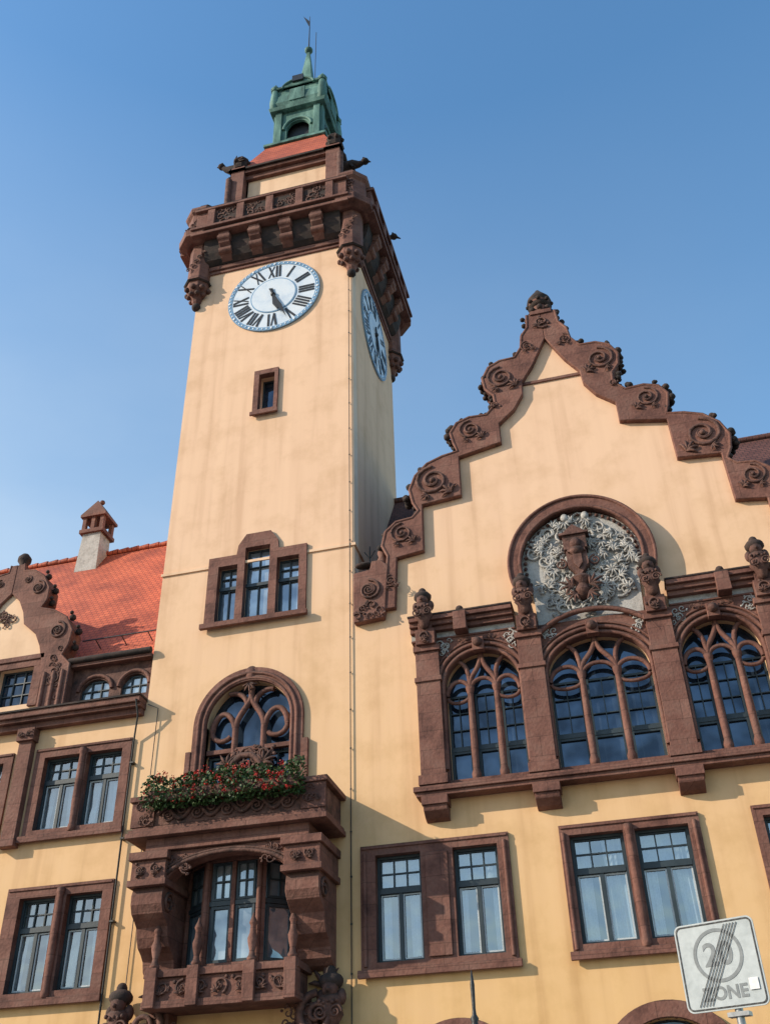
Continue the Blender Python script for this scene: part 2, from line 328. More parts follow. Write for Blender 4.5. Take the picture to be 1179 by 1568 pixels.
for x in (1.06,-1.68,-6.1,-2.96): STN.tube([(x,-.09,6.1),(x,-.09,8.45)],.045,8)
STN.box(-4.72,-4.22,-.12,-.072,6.2,8.35)
tri=[(-10.53,14.93),(-7.64,14.93),(-7.64,17.12),(-8.46,17.12),(-8.5,17.42),(-8.72,17.76),(-9.45,17.76),(-9.67,17.42),(-9.71,17.12),(-10.53,17.12)]
plate('triple_window_surround',tri,[rect(-10.229,-9.661,15.051,16.799),rect(-9.449,-8.721,15.051,17.299),rect(-8.499,-7.861,15.051,16.799)],-.08,.12,ST,hall)
STN.box(-10.6,-7.57,-.2,-.082,14.83,14.98)
for a,b,t in((-10.23,-9.66,16.8),(-9.45,-8.72,17.3),(-8.5,-7.86,16.8)):
    GL_B.box(a,b,.2,.22,15,t);WIN_D.box(a,b,.1,.18,16.1,16.2);bars(WIN_D,a+.03,b-.03,15.08,16.1,.06,.19,2,1,.05,.035);bars(WIN_D,a+.03,b-.03,16.2,t-.03,.05,.19,2,2,.05,.03)
plate('stair_window_surround',rect(-9.55,-8.74,22.25,24.08),[rect(-9.379,-8.861,22.421,23.899)],-.09,.12,ST,hall)
STN.box(-9.6,-8.69,-.16,-.092,22.18,22.32)
GL_D.box(-9.4,-8.84,.34,.36,22.4,23.95);bars(WIN_D,-9.36,-8.88,22.45,23.88,.05,.33,1,1)
# ------------------------------------------------------------ arched tower window
cx,cz=-9.08,12.05
o=[(cx+1.46,9.5)]+arc(cx,cz,1.46,1.46,0,180,30)+[(cx-1.46,9.5)]
i_=[(cx+1.12,9.5)]+arc(cx,cz,1.12,1.1,0,180,30)+[(cx-1.12,9.5)]
STN.band(o,i_,-.1,.15)
for r_,yy in((1.30,-.11),(1.17,-.08)):
    STN.tube([(x,yy,z) for x,z in [(cx+r_,9.5)]+arc(cx,cz,r_,r_,0,180,30)+[(cx-r_,9.5)]],.05,8)
for sx_ in(-1,1):
    STN.box(cx+sx_*1.46-(.14 if sx_<0 else 0),cx+sx_*1.46+(.14 if sx_>0 else 0),-.12,0,10.4,11.4)
GL_D.box(-10.3,-7.9,.25,.27,9.4,13.3)
def rib(m,pts,r=.065,y=0): m.tube([(x,y,z) for x,z in pts],r,8)
def bez(p0,p1,p2,p3,n=12):
    return [tuple((1-t)**3*p0[k]+3*(1-t)**2*t*p1[k]+3*(1-t)*t*t*p2[k]+t**3*p3[k] for k in(0,1)) for t in[i/n for i in range(n+1)]]
y=.08
for s in(-1,1):
    rib(STN,[(cx+s*.38,9.5),(cx+s*.38,11.9)],.085,y)
    rib(STN,bez((cx+s*.38,11.9),(cx+s*.38,12.3),(cx+s*.1,12.45),(cx,12.75)),.08,y)
    rib(STN,bez((cx+s*.38,11.8),(cx+s*.42,12.5),(cx+s*.95,12.6),(cx+s*1.0,11.9)),.075,y)
    rib(STN,bez((cx+s*.1,12.5),(cx+s*.1,12.9),(cx+s*.5,12.95),(cx+s*.6,12.9)),.07,y)
    rib(STN,bez((cx+s*1.0,11.9),(cx+s*.95,11.6),(cx+s*.6,11.6),(cx+s*.5,11.75)),.07,y)
rib(STN,[(cx,12.7),(cx,13.1)],.08,y)
STN.box(cx-1.1,cx+1.1,.02,.14,11.3,11.42)
STN.sph((cx,0,13.35),.2,(1,.8,1.2));leafy(CARV,cx,13.1,-PI/2,.3,-.05)
for s in(-1,0,1): bars(WIN_D,cx+s*.74-.3,cx+s*.74+.3,9.6,11.25,.06,.24,2,4,.05,.035)
foliage(CARV,cx-.55,cx+.55,10.2,11.2,-.05,34,.18)
CARV.tube([(cx+.42*math.cos(a/10*2*PI),-.05,10.75+.42*math.sin(a/10*2*PI)) for a in range(11)],.09,8)
for s in(-1,1): leafy(CARV,cx+s*.45,10.9,PI/2+s*-.6,.4,-.06)
# ------------------------------------------------------------ oriel balcony
OR=MB();OC=MB();OP=MB()
x0,x1=-11.3,-6.55
OR.box(x0+.45,x1-.45,-1.3,0,8.62,8.9)
OR.box(x0,x1,-1.5,0,8.9,9.02);OR.box(x0+.04,x1-.04,-1.44,0,9.02,9.1);OR.box(x0+.1,x1-.1,-1.38,0,9.1,9.16)
OP.box(x0+.12,x1-.12,-1.34,-1.1,9.16,9.74)
OP.box(x0+.12,x0+.35,-1.1,0,9.16,9.74);OP.box(x1-.35,x1-.12,-1.1,0,9.16,9.74)
OR.box(x0+.35,x1-.35,-1.1,0,9.16,9.22)
OR.box(x0,x1,-1.45,-1.02,9.745,9.87);OR.box(x0,x0+.4,-1.02,0,9.745,9.87);OR.box(x1-.4,x1,-1.02,0,9.745,9.87)
for a,b in((x0+.05,x0+.62),(x1-.62,x1-.05)): OR.box(a,b,-1.4,-1.342,9.165,9.74)
OC.tube([(x0+.7+(x1-x0-1.4)*i/60,-1.36,9.42+.14*math.sin(i/60*2*PI*4.5)) for i in range(61)],.05,6)
for i in range(9): volute(OC,x0+.95+(x1-x0-1.9)*i/8,9.44+(.05 if i%2 else -.05),.15,1 if i%2 else -1,0,-1.36,.2)
foliage(OC,x0+.2,x0+.5,9.25,9.65,-1.42,6,.1);foliage(OC,x1-.5,x1-.2,9.25,9.65,-1.42,6,.1)
pl=MB()
cxo=(x0+x1)/2
ar=arc(cxo,7.8,1.45,.68,180,0,24)
pl.prism([(x0+.35,8.62),(x0+.35,7.6)]+[(ar[0][0],7.6)]+ar+[(ar[-1][0],7.6),(x1-.35,7.6),(x1-.35,8.62)],-1.2,-.8)
pl.build('oriel_arch',ST,hall,.02)
OC.tube([(x,-1.22,z) for x,z in arc(cxo,7.85,1.55,.64,175,5,24)],.05,8)
OC.tube([(x,-1.22,z) for x,z in arc(cxo,7.85,1.68,.7,165,15,24)],.03,8)
foliage(OC,x0+1.0,x0+1.5,8.2,8.5,-1.22,9,.12);foliage(OC,x1-1.5,x1-1.0,8.2,8.5,-1.22,9,.12)
for xa,xb in((x0+.18,x0+1.0),(x1-1.0,x1-.18)):
    OR.box(xa-.06,xb+.06,-1.42,0,8.42,8.6);OR.box(xa,xb,-1.34,0,8.0,8.42);OR.box(xa-.05,xb+.05,-1.39,0,7.86,8.0)
    carved(OC,xa+.05,xb-.05,8.03,8.4,-1.36)
    prof=[(0,7.86),(-1.22,7.86),(-1.28,7.7),(-1.27,7.5),(-1.18,7.32),(-1.0,7.2),(-.88,7.1),(-.82,6.9),(-.72,6.72),(-.55,6.62),(-.42,6.5),(-.36,6.3),(-.2,6.18),(0,6.1)]
    OR.prismx(prof,xa+.04,xb-.04)
    for xe in(xa+.02,xb-.02):
        p=[(xe,-.95+.25*(1-.8*t)*math.cos(t*9),7.55+.25*(1-.8*t)*math.sin(t*9)) for t in[i/16 for i in range(17)]];OC.tube(p,.04,6)
PLN=[(-10.3,0),(-9.62,-.55),(-8.33,-.55),(-7.65,0)]
for i in range(3):
    (xa,ya_),(xb,yb_)=PLN[i],PLN[i+1];d=Vector((xb-xa,yb_-ya_,0));L_=d.length;d.normalize();nn=Vector((d.y,-d.x,0))
    tf=lambda v,xa=xa,ya_=ya_,d=d,nn=nn:(xa+d.x*v[0]-nn.x*v[1],ya_+d.y*v[0]-nn.y*v[1],v[2])
    for m in(OR,GL_B,WIN_D,FR_W): m.tf=tf
    OR.box(0,.09,-.06,.1,6.2,8.6);OR.box(L_-.09,L_,-.06,.1,6.2,8.6);OR.box(.09,L_-.09,-.06,.1,6.2,6.32);OR.box(.09,L_-.09,-.05,.1,8.45,8.6)
    n_=1 if L_<1 else 2
    for q in range(n_):
        a=.09+(L_-.18)*q/n_;b=.09+(L_-.18)*(q+1)/n_
        if q: OR.box(a-.05,a+.05,-.055,.1,6.32,8.45)
        GL_B.box(a,b,.05,.07,6.3,8.45);WIN_D.box(a,b,-.02,.04,7.5,7.6)
        bars(WIN_D,a+.08,b-.08,7.64,8.4,.05,.045,2,2,.05,.03);bars(WIN_D,a+.08,b-.08,6.36,7.46,.06,.045,1,1,.05)
for m in(OR,GL_B,WIN_D,FR_W): m.tf=None
OR.box(-10.75,-7.3,-.95,0,6.05,6.2);OR.box(-10.65,-7.4,-.88,0,5.6,6.05);OR.box(-10.75,-7.3,-.95,0,5.45,5.6)
carved(OC,-10.5,-7.5,5.62,6.04,-.9)
bal=[(.09,0),(.11,.06),(.07,.12),(.06,.2),(.1,.36),(.11,.45),(.07,.56),(.06,.7),(.09,.76),(.07,.82),(.03,.9),(.01,.98)]
for xx in(-10.55,-9.6,-8.35,-7.45):
    OR.box(xx-.13,xx+.13,-1.03,-.72,5.46,6.24);OR.lathe(bal,xx,-.87,12,z0=6.24)
for xx in(-9.6,-8.35): OR.tube([(xx,-.62,6.2),(xx,-.62,8.45)],.06,8)
for s in(-1,1):
    volute(OC,cxo+s*1.9,5.2,.42,s,PI/2,-.5,.2);volute(OC,cxo+s*2.2,4.7,.3,-s,PI/2,-.35,.2)
    foliage(OC,cxo+s*1.5-.3,cxo+s*1.5+.3,4.6,5.4,-.47,14,.16)
    OR.box(cxo+s*1.65-.25,cxo+s*1.65+.25,-.45,0,.0,5.45)
    leafy(OC,cxo+s*1.95,5.75,PI/2,.55,-.06)
OR.build('balcony_stone',ST,hall,.02);OC.build('balcony_carving',STD,hall);OP.build('balcony_parapet',STD,hall,.02)
# ------------------------------------------------------------ ground-floor arches
for c,r,t in BA:
    zs=t-r+.1
    STN.band([(c+r,.3)]+arc(c,zs,r,r-.1,0,180,28)+[(c-r,.3)],[(c+r-.3,.3)]+arc(c,zs,r-.3,r-.4,0,180,28)+[(c-r+.3,.3)],-.12,.1)
    GL_D.box(c-r,c+r,.25,.27,.3,t);bars(WIN_D,c-r+.3,c+r-.3,.5,t-.2,.08,.24,3,4,.06,.05)
STN.box(-24,-10.9,-.1,0,0,1.0)
def bust(x,y,z,s=1):
    m=CARV;dm=SOOT_M
    m.lathe([(.02*s,-.62*s),(.1*s,-.55*s),(.13*s,-.4*s),(.2*s,-.3*s),(.16*s,-.18*s),(.2*s,-.08*s),(.12*s,0)],x,y,10,z0=z)
    m.sph((x,y-.06*s,z+.06*s),.13*s,(1,1,1.2))
    dm.sph((x,y,z+.17*s),.19*s,(1.05,1,.7));dm.sph((x,y,z+.3*s),.09*s,(1,1,1.1))
    for k in(-1,1):
        m.sph((x+k*.16*s,y+.02,z-.05*s),.08*s,(1,1,1.5));volute(m,x+k*.12*s,z-.28*s,.1*s,k,0,y-.17*s,.2)
    for k in range(5): m.sph((x+(k-2)*.07*s,y-.16*s,z-.12*s-.03*(k%2)),.035*s,n=6,m=5)
    m.sph((x,y-.2*s,z+.03*s),.035*s)
bust(-6.77,-.35,5.6,1.35);bust(-11.53,-.35,5.6,1.35)
# ------------------------------------------------------------ council hall bay
plate('bay_stone_front',rect(-4.7,3.98,9.72,13.45),[arched(a+.061,b-.061,9.851,12.15,13.019) for a,b in G],-.22,0,ST,hall)
STN.box(-4.85,4.1,-.42,0,9.6,9.72);STN.box(-4.8,4.05,-.36,0,9.5,9.6)
SP=MB()
for a,b in((-4.78,-2.2),(1.5,4.05)):
    STN.box(a,b,-.5,0,13.9,14.02);STN.box(a,b,-.42,0,13.78,13.9);STN.box(a,b,-.34,0,13.66,13.78);STN.box(a,b,-.25,0,13.45,13.5)
    SOOT_M.box(a-.02,b+.02,-.52,0,14.02,14.06)
    SP.box(a,b,-.2,0,13.5,13.66)
    STN.box((a+b)/2-.16,(a+b)/2+.16,-.56,-.2,13.5,14.0);SOOT_M.sph(((a+b)/2,-.4,14.12),.1)
SP.build('stucco_strip',STU,hall)
PX=[-4.38,-1.88,1.17,3.66]
for px in PX:
    STN.box(px-.29,px+.29,-.36,0,9.72,13.1);STN.box(px-.34,px+.34,-.42,0,9.75,9.98);STN.box(px-.33,px+.33,-.4,0,12.3,12.42)
    STN.box(px-.33,px+.33,-.42,0,13.1,13.25);STN.box(px-.24,px+.24,-.5,0,13.25,13.66)
    carved(CARV,px-.24,px+.24,13.25,13.66,-.52)
    STN.box(px-.3,px+.3,-.4,0,9.3,9.5);STN.prismx([(0,9.3),(-.36,9.3),(-.33,9.18),(-.15,9.05),(0,9.0)],px-.27,px+.27)
    bust(px,-.52,14.35,1.15)
    STN.box(px-.17,px+.17,-.45,0,13.66,13.95)
for (a,b) in G:
    c=(a+b)/2;h=(b-a)/2
    for k,(dr,yy,rr) in enumerate(((.02,-.24,.05),(.15,-.26,.055),(.27,-.24,.035))):
        STN.tube([(a+.02-dr*.3,yy,10.1)]*1+[(x,yy,z) for x,z in arc(c,12.15,h+dr-.04,.9+dr-.02,180,0,26)]+[(b-.02+dr*.3,yy,10.1)],rr,7)
    GL_D.box(a,b,.16,.18,9.8,13.1)
    y=-.08;t=h*2/3
    for s in(-1,1):
        mx_=c+s*t/2
        STN.lathe([(.1,0),(.11,.15),(.075,.25),(.085,.8),(.07,2.1),(.1,2.2),(.11,2.3)],mx_,y,12,z0=9.85)
        rib(STN,bez((mx_,12.1),(mx_,12.5),(c+s*.05,12.5),(c,12.98)),.065,y)
        rib(STN,bez((mx_,12.05),(mx_+s*.05,12.45),(c+s*(h-.1),12.4),(c+s*(h-.08),11.95)),.06,y)
        rib(STN,bez((mx_,12.1),(mx_-s*.02,12.6),(mx_+s*.1,12.8),(mx_+s*.25,12.85)),.06,y)
        rib(STN,bez((c+s*(h-.1),11.9),(c+s*(h-.12),11.75),(mx_+s*.2,11.7),(mx_+s*.05,11.85)),.05,y)
    rib(STN,bez((c-t/2,12.0),(c-t/2,12.45),(c+t/2,12.45),(c+t/2,12.0)),.055,y)
    for s in(-1,0,1):
        xx=c+s*t
        WIN_D.box(xx-t/2+.06,xx+t/2-.06,.08,.15,10.62,10.7);bars(WIN_D,xx-t/2+.09,xx+t/2-.09,9.9,10.6,.07,.15,1,1,.06)
        bars(WIN_D,xx-t/2+.09,xx+t/2-.09,10.72,12.0,.05,.15,2,3,.05,.022)
    for s in(-1,1):
        foliage(STU_M,c+s*h*.85-.15,c+s*h*.85+.15,13.0,13.4,-.24,7,.1)
    if h<1.1: carved(CARV,c-.5,c+.5,13.24,13.42,-.27)
    STN.box(c-.14,c+.14,-.4,-.2,12.95,13.3);CARV.sph((c,-.42,13.15),.12)
# medallion
mc=(-.36,15.12)
MD=MB()
MD.prism([(-1.62,13.5),(mc[0]-1.3,14.4)]+arc(mc[0],mc[1],1.5,1.47,205,-25,40)+[(mc[0]+1.3,14.4),(.9,13.5)],-.12,0)
MD.build('medallion_ground',STU,hall)
a0_,a1_=-22,202
STN.band(arc(mc[0],mc[1],1.83,1.9,a0_,a1_,48),arc(mc[0],mc[1],1.5,1.52,a0_,a1_,48),-.3,.02)
STN.tube([(x,-.31,z) for x,z in arc(mc[0],mc[1],1.52,1.54,a0_,a1_,48)],.05,8)
STN.tube([(x,-.31,z) for x,z in arc(mc[0],mc[1],1.80,1.87,a0_,a1_,48)],.045,8)
ins=lambda x,z:(x-mc[0])**2+(z-mc[1])**2<1.3**2 or (abs(x-mc[0])<1.1 and z<14.3)
foliage(STU_M,-1.8,1.1,13.75,16.5,-.17,130,.19,ins)
for k in range(60):
    x=random.uniform(-1.6,.9);z=random.uniform(13.9,16.3)
    if ins(x,z): leafy(STU_M,x,z,random.uniform(0,6.3),.26,-.2)
for k in range(34):
    a=math.radians(-20+k*220/33);CARV.sph((mc[0]+1.4*math.cos(a),-.16,mc[1]+1.4*math.sin(a)),.05,n=6,m=5)
STN.tube([(x,-.3,z) for x,z in arc(-.365,12.4,1.62,1.25,160,20,30)],.07,8)
CA=MB()
CA.box(-.74,-.16,-.42,-.1,15.35,15.75);CA.box(-.82,-.08,-.48,-.1,15.75,15.82);CA.prism([(-.76,15.82),(-.14,15.82),(-.45,16.08)],-.42,-.1)
CA.prism([(-.7,15.3),(-.2,15.3),(-.18,14.9),(-.44,14.55),(-.7,14.9)],-.4,-.1)
CA.prism([(-.55,15.2),(-.33,15.2),(-.33,14.9),(-.44,14.75),(-.55,14.9)],-.46,-.402)
CA.lathe([(.04,-.62),(.14,-.56),(.24,-.4),(.16,-.22),(.3,-.08),(.24,0)],-.44,-.2,12,z0=14.6)
for k in(-1,1): leafy(CA,-.44+k*.2,14.3,PI/2+k*-1.1,.4,-.35);leafy(CA,-.44+k*.15,14.1,-PI/2+k*.9,.3,-.35);volute(CA,-.44+k*.42,15.0,.15,k,PI/2,-.3,.2)
CA.sph((-.44,-.42,15.5),.14,(1,.8,1.1));CA.sph((-.44,-.42,15.28),.16,(1.2,.7,.8))
CA.box(-.66,-.22,-.46,-.1,15.24,15.32);CA.build('coat_of_arms',STD,hall,.015)
for x,z in((-.1,16.4),(-.62,16.42)): STU_M.sph((x,-.24,z),.1,(1,.7,1.2));leafy(STU_M,x,z-.12,-PI/2,.26,-.22)
# ------------------------------------------------------------ gable coping
gl_o=[(XC-d,z) for d,z in gout];gl_i=[(XC-d,z) for d,z in gin]
cop=MB()
cop.prism(gl_o+gl_i[::-1],-.16,.45)
gr_o=[(XC+d,z) for d,z in gout];gr_i=[(XC+d,z) for d,z in gin]
cop.prism(gr_o+gr_i[::-1],-.16,.45)
cop.build('gable_coping',ST,hall,.02)
for s in(-1,1):
    X=lambda d:XC+s*d
    for d,z,r in((1.42,21.72,.42),(2.45,19.98,.34),(3.62,18.42,.5),(4.55,16.85,.33),(.55,22.75,.2),(4.9,15.4,.2)):
        volute(CARV,X(d),z,r,-s,PI/2,-.17,.11,1.8)
        volute(CARV,X(d),z,r*.55,-s,PI/2,-.18,.13,1.2)
        leafy(CARV,X(d-r*1.0),z-r*1.0,PI/2+s*-.7 if s>0 else PI/2-s*.7,r*.8,-.17)
        leafy(CARV,X(d+r*.3),z-r*.9,(0 if s>0 else PI)+s*-.6,r*.5,-.17)
    STN.tube([(X(d),-.14,z) for d,z in gout[1:]],.05,7)
    STN.tube([(X(d),.4,z) for d,z in gout[1:]],.05,7)
    for d,z,r in((.5,23.9,.12),(.62,23.3,.12),(.95,22.55,.12),(1.95,21.85,.15),(1.98,21.5,.13),(1.8,21.0,.12),(2.05,20.55,.12),(3.02,20.2,.15),(3.08,19.9,.14),(2.98,19.45,.11),(4.3,18.4,.15),(4.36,18.05,.15),(4.2,17.6,.12),(5.08,17.0,.14),(5.14,16.6,.14),(5.05,15.9,.12),(1.7,22.32,.11),(2.75,20.45,.1),(4.0,18.95,.12)):
        for yy in(-.06,.14,.34):
            for q in range(2):
                SOOT_M.sph((X(d)+random.uniform(-.07,.07),yy+random.uniform(-.05,.05),z+random.uniform(-.07,.09)),r*random.uniform(.5,.85),(1,1,.9),7,5)
    carved(CARV,min(X(1.5),X(1.85)),max(X(1.5),X(1.85)),20.55,20.9,-.17)
STN.box(XC-.32,XC+.32,-.2,.5,23.95,24.1);STN.lathe([(.28,0),(.34,.1),(.24,.2),(.28,.5),(.34,.6)],XC,.15,12,z0=24.05)
SOOT_M.lathe([(.24,-.1),(.37,0),(.3,.12),(.38,.24),(.33,.36),(.22,.52),(.13,.64),(.06,.76),(.0,.82)],XC,.15,12,z0=24.5)
for k in range(8):
    a=k*PI/4;SOOT_M.sph((XC+.32*math.cos(a),.15+.32*math.sin(a),24.25),.1,n=7,m=5);SOOT_M.sph((XC+.36*math.cos(a),.15+.36*math.sin(a),24.62),.07,n=7,m=5)
carved(CARV,XC-.35,XC+.35,23.3,23.9,-.17)
STN.box(XC-.84,XC+.84,-.05,0,21.36,21.46)
for s,e in((-1,-6.28),(1,5.6)):
    a,b=sorted((e,e+(.85 if s<0 else -.85)))
    FB=MB()
    if s<0: FB.prism([(a,14.3),(b-.05,14.35),(b,14.65),(b+.1,15.9),(b-.1,16.1),(b-.35,16.1),(b-.4,15.85),(a,15.8)],-.2,.45)
    else: FB.prism([(b,14.3),(a+.05,14.35),(a,14.65),(a-.1,15.9),(a+.1,16.1),(a+.35,16.1),(a+.4,15.85),(b,15.8)],-.2,.45)
    FB.build('gable_foot',ST,hall,.02)
    volute(CARV,(a+b)/2,15.2,.32,s,PI/2,-.22,.13);volute(CARV,(a+b)/2,15.2,.18,s,PI/2,-.23,.18);foliage(CARV,a+.1,b-.1,14.4,14.8,-.22,8,.12)
    SOOT_M.sph(((a+b)/2-.15,-.02,16.1),.13,(2.2,1.2,.6))
    STN.lathe([(.12,0),(.16,.15),(.1,.3),(.14,.45),(.04,.6)],b-.12 if s<0 else a+.12,.1,10,z0=16.05)
DK.tube([(-5.95,.3,15.9),(-5.95,.3,16.9)],.02,6);DK.tube([(-6.1,.3,16.75),(-5.95,.3,16.5),(-5.8,.3,16.75)],.015,6)
# ------------------------------------------------------------ roofs
R_=MB()
R_.add([(-24,.15,14.45),(-11.96,.15,14.45),(-11.96,5.3,21.85),(-24,5.3,21.85),(-24,10.5,14.45),(-11.96,10.5,14.45)],[(0,1,2,3),(3,2,5,4)])
for i in range(30):
    x=-24+i*.405;R_.tube([(x,5.3,21.9),(x+.38,5.3,21.93)],[.1,.12],7)
R_.add([(-16.6,.2,17.6),(-16.6,3.6,17.6),(-18.9,.2,13.2),(-18.9,.7,13.2),(-14.3,.2,13.2),(-14.3,.7,13.2)],[(0,1,3,2),(0,4,5,1)])
R_.build('red_roof',RT,hall)
R2=MB()
R2.add([(-6.29,.3,14.7),(9.3,.3,14.7),(9.3,5,21.75),(-6.29,5,21.75),(-6.29,9.8,14.7),(9.3,9.8,14.7)],[(0,1,2,3),(3,2,5,4)])
R2.add([(XC,.42,21.3),(XC,4.9,21.3),(XC-4.9,.42,14.65),(XC-4.9,.45,14.65),(XC+4.9,.42,14.65),(XC+4.9,.45,14.65)],[(0,1,3,2),(0,4,5,1)])
R2.tube([(-6.29,5,21.8),(9.3,5,21.8)],.11,8)
R2.build('dark_roof',RTD,hall)
# ------------------------------------------------------------ left wing
STN.box(-24,-11.97,-.42,0,12.86,13.02);STN.box(-24,-11.97,-.34,0,12.76,12.86);STN.box(-24,-12.0,-.2,0,12.6,12.76)
SOOT_M.box(-24,-11.95,-.46,.1,13.022,13.07)
STN.box(-15.42,-15.04,-.2,0,9.68,12.6);STN.box(-15.48,-14.98,-.28,0,12.25,12.6);STN.box(-15.46,-15.0,-.26,0,9.5,9.68)
carved(CARV,-15.46,-15.0,12.3,12.55,-.3)
DX=-16.65
do=[(0,18.0),(.22,18.0),(.25,17.75),(.6,17.7),(.95,17.45),(1.2,17.0),(1.2,16.6),(1.05,16.35),(1.5,16.2),(1.95,15.9),(2.2,15.45),(2.15,15.0),(2.0,14.7),(2.3,14.4),(2.3,13.08)]
di=[(0,17.0),(.3,16.7),(.5,16.3),(.6,15.9),(1.05,15.5),(1.25,15.1),(1.4,14.6),(1.5,14.0),(1.5,13.08)]
d2=MB()
for s in(-1,1):
    d2.prism([(DX+s*a,z) for a,z in do]+[(DX+s*a,z) for a,z in di[::-1]],-.2,.35)
    for d,z,r in((.85,17.05,.24),(1.75,15.5,.28),(1.9,14.0,.18),(.45,17.4,.14)): volute(CARV,DX+s*d,z,r,-s,PI/2,-.21,.13);volute(CARV,DX+s*d,z,r*.5,-s,PI/2,-.22,.16)
    foliage(CARV,DX+s*1.9-.2,DX+s*1.9+.2,13.3,15.1,-.21,12,.1)
    STN.tube([(DX+s*d,-.18,z) for d,z in do[1:]],.04,6)
    for d,z in((1.28,17.0),(1.25,16.6),(2.28,15.5),(2.25,15.0),(.95,17.55),(2.0,16.0)):
        SOOT_M.sph((DX+s*d,.05,z),.1,n=8,m=6);SOOT_M.sph((DX+s*(d+.04),-.1,z+.08),.06,n=8,m=6)
    for d in(1.62,1.9,2.16): STN.tube([(DX+s*d,-.22,13.1),(DX+s*d,-.22,14.2)],.06,8)
d2.build('dormer_coping',ST,hall,.02)
plate('dormer_wall',[(DX+a,z) for a,z in di[::-1]]+[(DX-a,z) for a,z in di[1:]],[rect(DX-1.2,DX-.15,13.4,14.5),rect(DX+.15,DX+1.2,13.4,14.5)],-.1,.3,PL2,hall)
STN.box(DX-1.48,DX+1.48,-.2,-.1,14.7,14.85);STN.box(DX-1.48,DX+1.48,-.16,-.1,14.5,14.7);STN.box(DX-.15,DX+.15,-.17,-.1,13.3,14.5);STN.box(DX+1.2,DX+1.48,-.17,-.1,13.3,14.5);STN.box(DX-1.48,DX-1.2,-.17,-.1,13.3,14.5)
foliage(CARV,DX-.4,DX+.4,15.9,16.4,-.13,10,.13)
for a in(-1.2,.15): GL_D.box(DX+a,DX+a+1.05,.1,.12,13.3,14.6);bars(WIN_D,DX+a+.03,DX+a+1.02,13.42,14.48,.06,.09,3,3)
SOOT_M.lathe([(.1,0),(.16,.08),(.1,.16),(.2,.3),(.2,.42),(.1,.55),(0,.6)],DX,.05,12,z0=17.95)
plate('attic_band',rect(-14.34,-11.96,13.08,14.3),[arched(-14.05,-13.2,13.35,13.6,13.95),arched(-12.85,-12.1,13.35,13.6,13.95)],.12,.4,STD,hall)
GL_B.box(-14.2,-12.0,.25,.27,13.2,14.1)
bars(WIN_D,-14.05,-13.2,13.37,13.9,.05,.24,3,2);bars(WIN_D,-12.85,-12.1,13.37,13.9,.05,.24,3,2)
STN.tube([(x,.1,z) for x,z in arc(-13.62,13.62,.5,.42,0,180,14)],.06,7);STN.tube([(x,.1,z) for x,z in arc(-12.47,13.62,.45,.42,0,180,14)],.06,7)
STN.box(-14.34,-11.97,-.1,.4,14.3,14.42);SOOT_M.tube([(-14.4,-.12,14.48),(-11.97,-.12,14.48)],.09,8)
DK.tube([(-14.4,.35,15.35),(-11.97,.35,15.35)],.02,6)
for x in(-14,-13.2,-12.4): DK.tube([(x,.75,15.2),(x,.35,15.35)],.015,6)
CH=MB();CH.add([(-18,4.6,20.3),(-17.1,4.6,20.3),(-17.1,5.4,20.3),(-18,5.4,20.3),(-17.9,4.65,22.5),(-17.2,4.65,22.5),(-17.2,5.35,22.5),(-17.9,5.35,22.5)],[(0,1,5,4),(1,2,6,5),(2,3,7,6),(3,0,4,7),(4,5,6,7)])
CH.build('chimney_shaft',STU,hall)
CT=MB();CT.box(-18.02,-17.08,4.55,5.45,22.5,22.65)
for x in(-17.97,-17.62,-17.27):
    for yy in(4.6,5.25): CT.box(x,x+.14,yy,yy+.15,22.65,23.2)
CT.box(-18.05,-17.05,4.52,5.48,23.2,23.3);CT.add([(-18.05,4.52,23.3),(-17.05,4.52,23.3),(-17.05,5.48,23.3),(-18.05,5.48,23.3),(-17.55,4.7,24.0),(-17.55,5.3,24.0)],[(0,1,4),(1,2,5,4),(2,3,5),(3,0,4,5)])
CT.sph((-17.55,5,24.1),.1);CT.build('chimney_cap',ST,hall)
